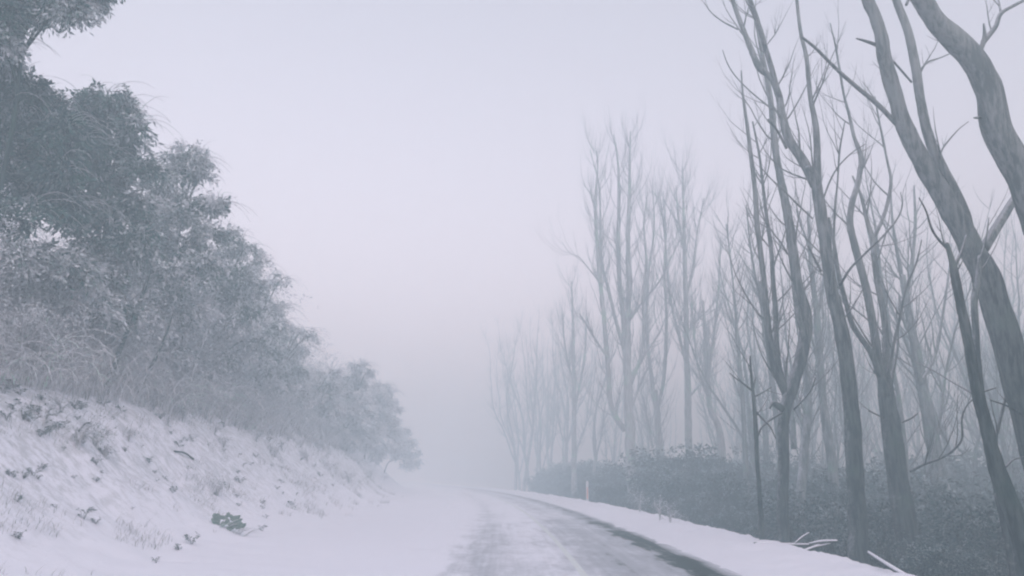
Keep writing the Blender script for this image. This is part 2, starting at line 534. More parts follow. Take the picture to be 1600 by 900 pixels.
# big leaning trunk in the top right corner
traced_tree('thickest bare trunk, bending in from the top right corner with a short broken spike',
    ([(1380, -90, 27), (1412, -40, 31), (1442, 0, 32), (1469, 40, 35), (1510, 82, 38), (1539, 135, 43), (1557, 191, 45), (1585, 249, 46), (1612, 320, 52), (1650, 430, 55), (1690, 560, 58), (1728, 720, 62), (1748, 850, 66)], -.6), 13.5,
    [([(1529, 85, 9), (1538, 60, 7), (1537, 37, 3)], -.1, -.2),
     ([(1536, 66, 9), (1555, 42, 8), (1564, 21, 7), (1585, 8, 6), (1605, -4, 5), (1640, -40, 3)], .1, .8),
     ([(1564, 21, 4), (1560, 0, 3), (1556, -20, 2)], .4, .9),
     ([(1532, 184, 6), (1522, 184, 3)], -.3, -.4)], twigs=5, seed=11, tup=.3)
# second leaning trunk with its twin stem and long crossing branch
traced_tree('large leaning trunk with a twin stem and one long straight branch',
    ([(1338, -70, 16), (1350, -20, 18), (1358, 0, 19), (1375, 50, 21), (1387, 110, 23), (1411, 187, 26), (1438, 249, 30), (1476, 311, 34), (1513, 378, 38), (1534, 420, 41), (1557, 478, 43), (1580, 565, 46), (1603, 640, 50), (1632, 740, 56), (1655, 830, 60)], -.3), 14.5,
    [([(1385, -60, 9), (1394, -20, 12), (1404, 10, 13), (1419, 50, 14), (1431, 107, 15), (1439, 160, 15), (1450, 210, 17), (1470, 260, 19), (1497, 312, 20), (1511, 345, 17), (1522, 378, 8)], 1.0, .1),
     ([(1409, 202, 9), (1372, 164, 8), (1340, 137, 7), (1309, 110, 6), (1275, 76, 5), (1253, 58, 4)], -.1, -1.0),
     ([(1373, 72, 7), (1358, 66, 6), (1338, 60, 3)], 0, -.4),
     ([(1396, 96, 4), (1410, 112, 4), (1424, 128, 4)], 0, .8),
     ([(1538, 388, 17), (1553, 362, 16), (1570, 335, 15), (1590, 302, 13), (1606, 268, 11), (1640, 200, 9)], .2, 1.6),
     ([(1437, 116, 3), (1448, 98, 3), (1470, 90, 2), (1488, 82, 2)], .6, .4),
     ([(1416, 8, 5), (1424, -12, 4)], .9, .9),
     ([(1468, 250, 3), (1473, 232, 3), (1495, 205, 2), (1513, 190, 1.5)], .3, .2)], twigs=7, seed=12, twig_len=(.5, 1.2), tup=.3)
# dark slender trunk near the right edge
traced_tree('slender dark leaning trunk, nearest on the right, forked at a broken top',
    ([(1479, 380, 7), (1487, 405, 10), (1493, 435, 14), (1499, 470, 15), (1508, 510, 16), (1517, 560, 17), (1527, 610, 19), (1541, 665, 21), (1553, 710, 24), (1570, 765, 29), (1590, 830, 34), (1604, 890, 38)], -.2), 11.5,
    [([(1436, 309, 2), (1447, 330, 3), (1456, 358, 4), (1468, 376, 4), (1484, 392, 6)], -.6, 0),
     ([(1494, 437, 7), (1493, 415, 6), (1502, 395, 5), (1510, 368, 4)], 0, .3),
     ([(1547, 625, 2), (1575, 635, 3), (1600, 650, 3), (1630, 668, 3)][::-1], .8, .1),
     ([(1537, 612, 3), (1556, 606, 2)], 0, .1),
     ([(1565, 735, 4), (1574, 727, 4), (1584, 718, 3), (1600, 714, 2)], 0, .5),
     ([(1520, 615, 3), (1490, 598, 2.5), (1460, 580, 2), (1430, 565, 1.5)], 0, 1.5)], twigs=4, seed=13, twig_len=(.3, .8))
traced_tree('thin dark trunk standing close behind the slender forked one',
    ([(1532, 400, 8), (1528, 440, 10), (1522, 475, 11), (1528, 560, 10), (1538, 640, 11), (1546, 700, 12), (1560, 770, 14), (1574, 830, 16), (1582, 870, 17)], .4), 13.0,
    [([(1531, 410, 4), (1541, 370, 3), (1545, 340, 2)], .4, .5)], twigs=4, seed=14, twig_len=(.4, 1.2))
# thin curved sapling right
traced_tree('thin curved sapling between the two leaning trunks at the right edge',
    ([(1572, 560, 2), (1575, 600, 4), (1570, 625, 4.5), (1560, 668, 5), (1556, 690, 6), (1560, 730, 7), (1566, 780, 8), (1572, 830, 9)], 0), 15.5,
    [([(1569, 630, 3), (1582, 608, 2.5), (1598, 590, 2)], 0, .3)], twigs=4, seed=15, twig_len=(.4, 1.0))
# straight dark trunk
traced_tree('straightest dark trunk behind the fallen snowy branches, forked high up',
    ([(1262, 262, 12), (1272, 276, 17), (1278, 302, 19), (1285, 350, 19), (1291, 400, 20), (1299, 450, 21), (1311, 500, 23), (1321, 560, 24), (1328, 611, 25), (1333, 680, 27), (1337, 750, 29), (1339, 800, 31), (1340, 850, 33)], 0), 16.5,
    [([(1274, 290, 17), (1254, 250, 16), (1233, 218, 15), (1222, 180, 13), (1217, 150, 12), (1205, 122, 10), (1186, 105, 11), (1171, 70, 9), (1157, 35, 8), (1146, 4, 7), (1130, -50, 5)], 0, 1.4),
     ([(1218, 152, 9), (1205, 105, 9), (1193, 65, 8), (1180, 22, 8), (1168, -10, 7), (1150, -70, 4)], 0, -.8),
     ([(1277, 298, 14), (1277, 250, 12), (1275, 200, 10), (1266, 150, 8), (1260, 90, 7), (1251, 50, 6), (1245, 0, 5), (1240, -60, 3)], 0, .4),
     ([(1312, 446, 5), (1330, 418, 4), (1352, 396, 4), (1372, 376, 3)], 0, -.8),
     ([(1283, 424, 4), (1272, 403, 4), (1262, 384, 3)], 0, -.3),
     ([(1299, 460, 5), (1302, 400, 4), (1304, 340, 3.5), (1309, 280, 3), (1312, 235, 3), (1320, 190, 2)], -.2, -.5),
     ([(1229, 232, 5), (1215, 205, 4), (1200, 186, 3)], 0, -.4),
     ([(1153, 46, 3), (1130, 34, 2.5), (1112, 20, 2), (1100, 4, 1.5)], 1.2, 1.6),
     ([(1208, 172, 3), (1175, 145, 2.5), (1150, 120, 2), (1137, 100, 2), (1129, 78, 1.5)], .8, 1.4),
     ([(1283, 320, 3), (1296, 285, 3), (1310, 260, 2.5), (1332, 238, 2), (1352, 225, 1.5)], 0, -.5),
     ([(1270, 342, 3), (1245, 318, 3), (1222, 295, 2.5), (1200, 275, 2), (1190, 262, 1.5)], 0, -.5)], twigs=26, seed=16, twig_len=(.7, 2.0), tup=.8)
# S-curved trunk with snow knob
t4 = traced_tree('S-curved trunk with a snowy broken knot where it forks, behind the roadside sapling',
    ([(1168, -30, 3), (1178, 20, 4), (1190, 80, 6), (1200, 130, 9), (1206, 180, 10), (1210, 215, 11), (1216, 260, 12), (1226, 310, 14), (1233, 350, 15), (1240, 400, 16), (1248, 450, 18), (1257, 490, 20), (1258, 525, 21), (1251, 565, 21), (1238, 605, 21), (1228, 640, 19), (1224, 690, 18), (1223, 750, 18), (1224, 800, 19), (1225, 850, 20)], .8), 18.5,
    [([(1232, 622, 15), (1222, 600, 15), (1209, 570, 14), (1202, 530, 12), (1198, 490, 11), (1194, 440, 9), (1189, 400, 9), (1183, 350, 9), (1180, 300, 8), (1174, 250, 7), (1168, 200, 6), (1161, 150, 4), (1158, 110, 2)], .2, .6),
     ([(1224, 604, 12), (1216, 570, 11), (1213, 530, 9), (1212, 490, 9), (1208, 440, 8), (1205, 390, 7), (1198, 340, 6), (1192, 290, 5), (1186, 240, 4), (1176, 190, 3)], .3, 1.2),
     ([(1223, 640, 10), (1215, 634, 12), (1207, 630, 7), (1203, 638, 3)], -.05, -.25),
     ([(1222, 645, 4), (1205, 655, 4), (1192, 665, 3), (1184, 682, 3)], 0, -.3),
     ([(1240, 640, 4), (1255, 625, 3), (1268, 608, 3), (1274, 590, 2)], 0, -.4),
     ([(1256, 530, 8), (1247, 490, 10), (1241, 450, 8), (1236, 400, 6), (1228, 340, 4), (1222, 290, 2)], .0, .9)], twigs=30, seed=17, twig_len=(.8, 2.4), tup=.8)
# thin roadside sapling
traced_tree('thin pole-like sapling with a snapped tip at the edge of the snow shoulder',
    ([(1172, 556, 2.5), (1174, 585, 4), (1177, 620, 6), (1180, 660, 7), (1183, 710, 7), (1186, 760, 8), (1189, 820, 9), (1190, 842, 9)], 0), 17.5,
    [([(1177, 612, 4), (1162, 600, 3), (1148, 590, 2), (1140, 583, 1.5)], 0, -.5),
     ([(1178, 620, 4), (1190, 614, 3), (1205, 605, 2)], 0, .4),
     ([(1176, 615, 3), (1180, 590, 2.5)], 0, .1),
     ([(1180, 642, 3.5), (1192, 655, 3), (1204, 668, 2.5), (1212, 685, 2)], 0, -.3),
     ([(1183, 680, 4), (1190, 668, 3), (1200, 660, 3)], 0, .4)], twigs=5, seed=18, twig_len=(.3, 1.0))
# forked trunk
traced_tree('stout trunk splitting into several upright limbs, right of the tallest dark trunk',
    ([(1374, 570, 18), (1383, 600, 24), (1389, 640, 29), (1396, 690, 32), (1401, 730, 33), (1407, 770, 34), (1412, 800, 36)], .1), 19.0,
    [([(1385, 620, 20), (1375, 575, 15), (1369, 540, 14), (1361, 490, 13), (1352, 445, 13), (1344, 415, 13), (1336, 385, 12), (1328, 350, 11), (1331, 318, 10), (1341, 284, 9), (1345, 245, 8), (1334, 212, 6), (1327, 180, 5), (1319, 150, 4), (1313, 115, 4), (1305, 70, 3), (1297, 36, 2)], 0, .8),
     ([(1377, 590, 9), (1360, 550, 10), (1345, 528, 9), (1331, 505, 9), (1321, 470, 8), (1314, 445, 8), (1307, 410, 7), (1303, 380, 6), (1295, 340, 4)], 0, -.9),
     ([(1384, 600, 14), (1384, 560, 12), (1384, 520, 11), (1378, 475, 10), (1371, 440, 10), (1366, 400, 10), (1364, 375, 9), (1355, 345, 7), (1345, 305, 5), (1332, 275, 3)], .2, 1.2),
     ([(1364, 372, 7), (1378, 345, 6), (1388, 312, 6), (1392, 280, 5), (1386, 250, 4), (1380, 220, 4), (1372, 180, 3), (1367, 150, 2)], 1.0, 1.3),
     ([(1387, 590, 7), (1396, 540, 5), (1405, 500, 5), (1412, 465, 4), (1420, 438, 4), (1432, 410, 3), (1440, 375, 2)], -.1, -.7),
     ([(1391, 600, 6), (1398, 570, 5), (1402, 545, 4), (1403, 515, 3), (1400, 480, 2)], .1, .8),
     ([(1422, 737, 5), (1445, 725, 5), (1470, 716, 4), (1490, 703, 4), (1503, 685, 3.5), (1503, 655, 3), (1510, 635, 2.5), (1522, 622, 2)], -.2, -1.6),
     ([(1409, 660, 3), (1423, 654, 3), (1434, 646, 2)], 0, -.3),
     ([(1380, 653, 3), (1368, 647, 2.5), (1357, 642, 2)], 0, -.4),
     ([(1365, 385, 4), (1400, 345, 3), (1410, 320, 2), (1407, 300, 1.5)], .8, .4)], twigs=34, seed=19, twig_len=(.8, 2.2), tup=.7)
# fogged trunks behind
traced_tree('short dark trunk section rising behind the frosted bush, just right of the S-curved trunk',
    ([(1250, 520, 5), (1258, 570, 9), (1262, 610, 12), (1262, 650, 13), (1258, 690, 14), (1254, 725, 15), (1252, 750, 16)], .5), 24,
    [([(1240, 700, 10), (1238, 660, 10), (1232, 620, 9), (1226, 560, 7)], .5, 1.5)], twigs=14, seed=20, twig_len=(1, 2.5), tup=.8)
traced_tree('misty trunk leaning left directly behind the tall dark straight trunk',
    ([(1262, 330, 4), (1268, 420, 7), (1275, 480, 9), (1279, 530, 11), (1283, 590, 13), (1289, 650, 14), (1297, 700, 16), (1303, 760, 18)], .5), 26,
    [([(1276, 500, 6), (1285, 450, 6), (1290, 400, 5), (1285, 330, 3)], .5, 1.5), ([(1284, 600, 5), (1274, 550, 4), (1262, 500, 3), (1255, 430, 2)], 0, .5)], twigs=24, seed=21, twig_len=(1, 3), tup=.8)
traced_tree('grey misty trunk with a low fork, right of the stout many-limbed trunk',
    ([(1410, 430, 9), (1418, 480, 12), (1428, 530, 14), (1437, 580, 17), (1446, 630, 20), (1456, 680, 22), (1466, 740, 25), (1474, 790, 27)], .5), 27,
    [([(1440, 595, 6), (1455, 570, 5), (1465, 540, 5), (1473, 490, 4), (1482, 430, 3), (1487, 380, 2)], 0, 1),
     ([(1412, 450, 7), (1403, 400, 6), (1395, 350, 4), (1392, 300, 2)], .5, 1),
     ([(1416, 465, 7), (1425, 410, 6), (1430, 350, 5), (1428, 290, 3)], .5, 1),
     ([(1440, 600, 9), (1432, 570, 7), (1425, 530, 6), (1412, 500, 5), (1405, 460, 3)], 0, -.5)], twigs=34, seed=22, twig_len=(1, 3), tup=.8)
traced_tree('slim misty trunk rising through the gap left of the S-curved trunk',
    ([(1186, 440, 4), (1192, 490, 7), (1199, 540, 8), (1207, 600, 9), (1214, 660, 10), (1222, 720, 12), (1226, 770, 13)][::1], 0), 27,
    [([(1190, 480, 4), (1180, 430, 4), (1172, 380, 3), (1166, 320, 2)], 0, .8)], twigs=22, seed=23, twig_len=(1, 2.6), tup=.9)
traced_tree('slim straight trunk in mist left of the pole-like roadside sapling',
    ([(1145, 440, 3), (1150, 500, 5), (1155, 560, 6), (1160, 620, 7), (1163, 680, 8), (1166, 750, 9)], 0), 34,
    [([(1148, 470, 3), (1143, 420, 3), (1135, 350, 2)], 0, .8)], twigs=22, seed=24, twig_len=(1, 3), tup=.9)
# poplars with narrow crowns left of the wood
traced_tree('tallest of the mist-veiled fan-crowned trees, standing behind the white roadside post',
    ([(985, 205, 2), (984, 260, 4), (983, 320, 6), (981, 380, 8), (983, 440, 9), (981, 500, 11), (980, 560, 13), (982, 620, 15), (984, 680, 17), (987, 740, 18), (989, 800, 19)], 0), 43,
    [([(977, 672, 11), (964, 655, 10), (954, 630, 9), (951, 590, 8), (947, 540, 8), (943, 490, 7), (937, 430, 7), (933, 380, 6), (930, 320, 5), (934, 260, 3), (932, 235, 1.5)], 0, -1.5),
     ([(979, 570, 9), (974, 500, 8), (968, 440, 8), (966, 380, 7), (967, 320, 6), (966, 260, 4), (959, 210, 2)], 0, 1),
     ([(979, 560, 7), (962, 500, 6), (950, 450, 6), (940, 410, 5), (938, 350, 4), (936, 290, 3), (922, 235, 1.5)], 0, 1.5),
     ([(986, 600, 6), (1000, 560, 5), (1006, 520, 5), (1005, 470, 5), (1010, 410, 4), (1006, 350, 3), (1012, 300, 1.5)], 0, -1),
     ([(984, 590, 5), (1010, 550, 4), (1030, 520, 3), (1040, 495, 2)], 0, 2),
     ([(984, 500, 4), (1005, 470, 3.5), (1030, 440, 3), (1050, 400, 2), (1065, 370, 1.5)], 0, -2),
     ([(950, 560, 4), (930, 530, 3.5), (915, 505, 3), (905, 490, 2)], -1, -2),
     ([(940, 445, 2.5), (920, 420, 2), (905, 402, 1.5), (890, 395, 1), (878, 378, .8)], -1, -2),
     ([(986, 640, 5), (1000, 600, 4), (1020, 560, 3)], 0, 2)], twigs=150, seed=25, twig_len=(1.2, 3.6), tup=1.5, twr=.016)
traced_tree('slender straight tree in mist right of the tallest fan-crowned tree',
    ([(1066, 260, 2), (1068, 320, 4), (1069, 380, 6), (1071, 440, 8), (1072, 500, 9), (1073, 560, 10), (1075, 620, 11), (1076, 680, 12), (1078, 730, 13)], 0), 46,
    [([(1071, 565, 5), (1060, 520, 5), (1050, 480, 4), (1042, 420, 4), (1038, 360, 3), (1030, 300, 2)], 0, 1),
     ([(1073, 520, 4), (1090, 500, 3), (1110, 480, 2), (1120, 460, 1.5)], 0, -1),
     ([(1077, 620, 4), (1095, 600, 3), (1115, 585, 2)], 0, 1),
     ([(1071, 470, 4), (1082, 420, 4), (1090, 360, 3), (1100, 310, 1.5)], 0, 1),
     ([(1070, 400, 4), (1060, 340, 3), (1056, 290, 1.5)], 0, -1)], twigs=95, seed=26, twig_len=(1.2, 3.4), tup=1.4, twr=.015)
traced_tree('low-forking misty tree between the two tall narrow ones',
    ([(1024, 610, 8), (1026, 640, 10), (1029, 680, 11), (1031, 720, 12)], 0), 47,
    [([(1025, 640, 7), (1018, 590, 7), (1012, 540, 6), (1010, 480, 5), (1014, 420, 4), (1022, 360, 3), (1020, 300, 1.5)], 0, 1),
     ([(1026, 640, 7), (1036, 600, 6), (1040, 550, 6), (1041, 490, 5), (1038, 430, 4), (1040, 360, 3), (1036, 300, 1.5)], 0, -1),
     ([(1020, 700, 4), (1012, 660, 4), (1005, 620, 3)], 0, 1)], twigs=70, seed=27, twig_len=(1.2, 3.2), tup=1.4, twr=.015)
traced_tree('crooked misty tree whose trunk kinks right above the scrub',
    ([(1098, 470, 4), (1102, 520, 6), (1104, 570, 8), (1107, 610, 9), (1110, 640, 9), (1120, 660, 10), (1127, 690, 11), (1129, 730, 12)], 0), 44,
    [([(1104, 600, 5), (1112, 550, 5), (1118, 500, 4), (1124, 430, 3), (1126, 370, 2)], 0, 1),
     ([(1106, 620, 4), (1092, 580, 3), (1084, 520, 3), (1080, 460, 2)], 0, -1)], twigs=60, seed=28, twig_len=(1.2, 3.2), tup=1.3, twr=.015)
traced_tree('pair-stemmed misty tree at the left end of the fan-crowned row',
    ([(893, 440, 2), (895, 500, 4), (896, 560, 6), (897, 620, 7), (897, 680, 8), (897, 730, 9)], 0), 56,
    [([(897, 640, 5), (906, 600, 4), (914, 550, 4), (916, 500, 3)], 0, 1), ([(896, 600, 4), (884, 550, 3), (878, 490, 2)], 0, 1)], twigs=60, seed=29, twig_len=(1.2, 3.0), tup=1.3, twr=.016)

# ------------------------------------------------------------------ bare trees farther back (variants + copies)
def bare_variant(seed, H=21, stems=3, kink=.5, label='', group=''):
    rg = random.Random(seed)
    root = thing('bare_tree', (0, 0, 0), label, 'tree', group)
    mb = MB(); tw = MB()
    fork = rg.uniform(.14, .35) * H
    r0 = .0088 * H
    x = Vector((0, 0, -.4)); pts = [x.copy()]; rr = [r0 * 1.3]
    d = Vector((rg.uniform(-.06, .06), rg.uniform(-.06, .06), 1))
    n = 8
    for i in range(n):
        d = (d + jv(rg, .05 * kink * 2)).normalized(); d.z = abs(d.z)
        pts.append(pts[-1] + d * (fork / n)); rr.append(r0 * (1 - .25 * i / n))
    mb.tube(pts, rr, 9, cap=False, rough=.06, seed=seed)
    tip = pts[-1]; sources = []
    for k in range(stems):
        a = 2 * math.pi * (k + rg.uniform(-.3, .3)) / stems
        out_ = Vector((math.cos(a), math.sin(a), 0))
        p = [tip - Vector((0, 0, .3))]; q = [r0 * (.72 if k == 0 else .52)]
        dd = (Vector((0, 0, 1)) + out_ * (.34 if k else .06)).normalized()
        L = (H - fork) * rg.uniform(.75, 1.0) if k else (H - fork)
        m = 16
        for i in range(m):
            dd = (dd + Vector((0, 0, .22)) + jv(rg, .12 * kink * 2) + out_ * .01).normalized()
            p.append(p[-1] + dd * (L / m)); q.append(q[0] * (1 - .93 * (i + 1) / m))
        mb.tube(p, q, 7, rough=.05, seed=seed + k)
        sources.append((p, q))
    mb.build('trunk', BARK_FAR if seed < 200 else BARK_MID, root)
    for _ in range(int(34 * stems)):
        p, q = rg.choice(sources)
        i = rg.randint(2, len(p) - 2)
        dd = (p[i + 1] - p[i]).normalized()
        sd = jv(rg); sd = (sd - dd * sd.dot(dd)).normalized()
        twig(tw, p[i], dd * rg.uniform(.6, 1.1) + sd * .8, rg.uniform(1.2, 3.6) * (1 - .4 * i / len(p)), max(.012, min(.03, q[i] * .45)), rg, 1, 1.1, 4)
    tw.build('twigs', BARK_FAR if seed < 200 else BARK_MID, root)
    return root

FARL = 'pale bare tree dissolving into the fog deep in the wood on the right'
FARG = 'fog-faded bare trees deep in the wood'
MIDL = 'grey bare tree half lost in mist behind the front row of trunks'
MIDG = 'misty bare trees behind the front row'
ENDL = 'faintest bare tree in the row fading out beside the far road bend'
ENDG = 'faint bare trees beside the far road bend'
variants = [bare_variant(100 + k, 20 + 1.5 * (k % 3), 2 + k % 3, .4 + .25 * (k % 3), FARL, FARG) for k in range(6)]
variants += [bare_variant(200 + k, 21, 2 + k % 2, .5 + .25 * (k % 3), MIDL, MIDG) for k in range(3)]
used = [False] * 9
def put_bare(px, d, sc, label, group):
    k = rng.randrange(6) if label != MIDL else 6 + rng.randrange(3)
    while label != MIDL and not all(used[:6]) and used[k]: k = (k + 1) % 6
    while label == MIDL and not all(used[6:]) and used[k]: k = 6 + (k - 5) % 3
    x = (px - 800) / 1256 * d / (cp + .2 * sp) * 1.0
    y = d; z = HH(x, y)
    rz = rng.uniform(0, 6.28); tl = (rng.uniform(-.06, .06), rng.uniform(-.12, .05))
    if used[k]:
        o = dup(variants[k], (x, y, z), rz, sc, label, tl)
    else:
        used[k] = True; o = variants[k]
        o.location = (x, y, z); o.rotation_euler = (tl[0], tl[1], rz); o.scale = (sc, sc, sc); o['label'] = label
    o['group'] = group
    return o
for px, d, sc in ((806, 84, .86), (818, 80, .92), (829, 86, .95), (846, 79, .93), (858, 83, .9), (872, 76, .86), (838, 92, .95), (886, 70, .8), (862, 90, .9), (812, 95, .95)):
    put_bare(px, d, sc, ENDL, ENDG)
for i in range(11):      # mid distance
    d = rng.uniform(27, 44); px = rng.uniform(1140, 1680)
    put_bare(px, d, rng.uniform(.7, .98), MIDL, MIDG)
for i in range(48):
    d = rng.uniform(46, 95); px = rng.uniform(905 + max(0, 60 - d) * 4, 1660)
    sc = rng.uniform(.75, 1.0)
    if px < 1140 and rng.random() < .5: continue
    if px < 1140: sc *= .78 if d > 55 else .6
    put_bare(px, d, sc, FARL, FARG)

# ------------------------------------------------------------------ leafy clusters
def leaf_cloud(mb, centres, radii, counts, L, W, frost, nrg, droop=.6, outer=.5):
    """leaves hung in little sprays inside ellipsoid lobes"""
    for c, rad, cnt, fr in zip(centres, radii, counts, frost):
        ns = max(6, cnt // 9)
        u = nrg.normal(size=(ns, 3)); u /= np.linalg.norm(u, axis=1)[:, None]
        rr = rad * nrg.random(ns) ** .42
        nsub = int(max(4, min(16, ns // 7)))
        su = nrg.normal(size=(nsub, 3)); su /= np.linalg.norm(su, axis=1)[:, None]
        sc_ = su * (rad * nrg.uniform(.35, 1.0, nsub))[:, None]
        which = nrg.integers(0, nsub, ns)
        off = u * (rr * .42)[:, None]
        u = sc_[which] + off
        rr = np.linalg.norm(u, axis=1) + 1e-5; start = np.array(c) + u * np.array([1, 1, .85]); u = u / rr[:, None]
        subf = nrg.normal(size=nsub) * .16
        k = 9
        # each spray hangs outward and down
        dirs = u * np.array([1, 1, .35]) + nrg.normal(size=(ns, 3)) * .45
        dirs[:, 2] -= droop
        dirs /= np.linalg.norm(dirs, axis=1)[:, None]
        sl_ = nrg.uniform(.22, .55, ns) * (.6 + rad * .4)
        tt = (np.arange(k) + .5) / k
        base = start[:, None, :] + dirs[:, None, :] * (sl_[:, None] * tt)[..., None]
        base[..., 2] -= (sl_[:, None] * tt ** 2) * .35
        base = base + nrg.normal(size=base.shape) * .03
        base = base.reshape(-1, 3)
        n = len(base)
        dv = np.repeat(dirs, k, 0) + nrg.normal(size=(n, 3)) * .55
        dv[:, 2] -= .25
        dv /= np.linalg.norm(dv, axis=1)[:, None]
        sd = np.cross(dv, nrg.normal(size=(n, 3))); sd /= np.linalg.norm(sd, axis=1)[:, None] + 1e-6
        spray_f = np.repeat(np.clip(fr + subf[which] + outer * (rr / rad - .62) + nrg.normal(size=ns) * .16 + .9 * np.maximum(0, u[:, 2] * rr / rad - .55), 0, 1), k)
        f = np.clip(spray_f + nrg.normal(size=n) * .15, 0, 1)
        mb.leaves(base.astype(np.float32), dv.astype(np.float32), sd.astype(np.float32),
                  (L * nrg.uniform(.6, 1.25, n)).astype(np.float32), (W * nrg.uniform(.7, 1.3, n)).astype(np.float32), f.astype(np.float32))

def sprig_lines(mb, centres, radii, n, rg, r=.007, L=(.5, 1.3)):
    """fine arching frosted twigs that poke out of lobes"""
    for c, rad in zip(centres, radii):
        for _ in range(n):
            u = jv(rg).normalized(); u.z = abs(u.z) * .6
            p = Vector(c) + u * rad * rg.uniform(.3, .95)
            d = (u + Vector((.35, -.1, .5))).normalized()
            ln = rg.uniform(*L); pts = [p.copy()]; q = [r]
            for i in range(6):
                d = (d + Vector((.06, 0, -.30)) + jv(rg, .08)).normalized()
                pts.append(pts[-1] + d * ln / 6); q.append(r * (1 - .12 * i))
            mb.tube(pts, q, 3, cap=False)

def leafy_tree(label, lobes, base_px, dist, frost, seed, leaf=.125, density=1.0, name='leafy_tree', group=None, trunk_w=.05, drop=1.0):
    """lobes: (px, py, radius_px, frost offset) seen from the road; trunk leans out over the bank"""
    rg = random.Random(seed); nrg = np.random.default_rng(seed)
    C_, R_, K_, F_ = [], [], [], []
    for (px, py, rp, fo) in lobes:
        d = dist + rg.uniform(-.9, 1.1) * (dist / 22)
        q = P(px, py, d); r = rp / 1256 * dist
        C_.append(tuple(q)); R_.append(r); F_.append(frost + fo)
        K_.append(int(4200 * density * (rp / 40) ** 2 * (22 / dist if dist < 22 else 1) ** .5))
    bx = base_px
    base = Vector((cc(dist) + bx, dist + 1.0, 0)); base.z = HH(base.x, base.y)
    root = thing(name, base, label, 'tree', group)
    o = tuple(base)
    mid = Vector(np.mean(np.array(C_), axis=0))
    tb = MB()
    b0 = base - Vector((0, 0, .3))
    top = mid + Vector((-.2, .3, .2))
    ctrl = [tuple(b0) + (trunk_w * 1.2,), tuple(b0.lerp(top, .35) + Vector((-.25, .1, .3))) + (trunk_w,), tuple(b0.lerp(top, .7)) + (trunk_w * .8,), tuple(top) + (trunk_w * .6,)]
    tr = spline(ctrl, 6)
    tb.tube([q[:3] for q in tr], [q[3] for q in tr], 8, rough=.08, seed=seed)
    tb.build('trunk', BARK_DARK, root, origin=o)
    bb = MB(); tf = MB()
    for c, r in zip(C_, R_):
        i = min(range(6, len(tr)), key=lambda k: (Vector(tr[k][:3]) - Vector(c)).length + max(0, tr[k][2] - c[2] + .6) * 2)
        a = Vector(tr[i][:3]); cV = Vector(c)
        m = a.lerp(cV, .55) + Vector((0, 0, .35 * (a - cV).length * .5))
        endp = cV + Vector((.5 * r, 0, -.15 * r))
        cr = spline([tuple(a) + (tr[i][3] * .6,), tuple(m) + (.03,), tuple(cV + Vector((0, 0, .3 * r))) + (.02,), tuple(endp) + (.007,)], 4)
        bb.tube([q[:3] for q in cr], [q[3] for q in cr], 5, cap=False)
        for _ in range(5):
            k = rg.randint(4, len(cr) - 1)
            twig(bb, Vector(cr[k][:3]), jv(rg) + Vector((.3, 0, .4)), r * rg.uniform(.6, 1.1), .011, rg, 1, -.3, 3)
    bb.build('branches', BARK_DARK, root, origin=o)
    sprig_lines(tf, C_, R_, 9, rg, r=.006 + dist * .00012, L=(.5 * drop, 1.2 * drop))
    tf.build('frosted_twigs', TWIG_FROST, root, origin=o)
    lb = MB()
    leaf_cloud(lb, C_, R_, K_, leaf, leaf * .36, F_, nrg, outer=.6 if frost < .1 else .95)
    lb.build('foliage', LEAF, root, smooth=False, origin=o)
    return root

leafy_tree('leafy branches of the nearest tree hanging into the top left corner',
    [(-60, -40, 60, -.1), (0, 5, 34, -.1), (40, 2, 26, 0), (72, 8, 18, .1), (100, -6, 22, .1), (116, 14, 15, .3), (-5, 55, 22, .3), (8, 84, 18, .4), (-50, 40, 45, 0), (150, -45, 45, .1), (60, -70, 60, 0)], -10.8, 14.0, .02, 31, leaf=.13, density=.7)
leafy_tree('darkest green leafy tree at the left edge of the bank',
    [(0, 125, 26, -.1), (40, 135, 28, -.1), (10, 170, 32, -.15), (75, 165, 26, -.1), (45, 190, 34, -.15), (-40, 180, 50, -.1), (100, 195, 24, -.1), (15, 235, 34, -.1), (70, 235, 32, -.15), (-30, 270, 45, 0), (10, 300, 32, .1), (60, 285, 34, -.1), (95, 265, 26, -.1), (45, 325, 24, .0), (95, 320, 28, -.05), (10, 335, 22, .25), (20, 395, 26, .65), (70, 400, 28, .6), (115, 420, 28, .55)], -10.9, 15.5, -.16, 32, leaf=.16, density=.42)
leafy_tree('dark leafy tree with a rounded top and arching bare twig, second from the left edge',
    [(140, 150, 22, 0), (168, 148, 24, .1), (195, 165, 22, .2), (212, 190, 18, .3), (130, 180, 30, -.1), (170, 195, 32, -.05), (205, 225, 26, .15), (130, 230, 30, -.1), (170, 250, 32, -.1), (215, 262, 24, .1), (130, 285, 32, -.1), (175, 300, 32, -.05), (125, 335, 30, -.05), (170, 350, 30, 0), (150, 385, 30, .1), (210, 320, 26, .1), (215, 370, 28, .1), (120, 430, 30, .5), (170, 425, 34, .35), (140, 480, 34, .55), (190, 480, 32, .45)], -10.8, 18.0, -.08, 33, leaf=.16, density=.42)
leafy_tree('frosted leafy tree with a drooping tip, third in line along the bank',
    [(295, 238, 18, .3), (314, 250, 14, .4), (322, 272, 9, .5), (272, 255, 20, .1), (290, 275, 18, .1), (250, 275, 22, 0), (262, 310, 26, 0), (295, 312, 22, .1), (235, 330, 28, -.05), (285, 345, 26, .1), (325, 325, 18, .25), (345, 318, 10, .4), (240, 375, 30, .05), (290, 385, 28, .1), (330, 365, 22, .2), (220, 420, 32, .15), (270, 430, 32, .1), (320, 410, 26, .2), (240, 480, 32, .35), (290, 490, 32, .35), (215, 530, 32, .5), (265, 540, 30, .5)], -10.6, 21.5, .14, 34, leaf=.14, density=.75)
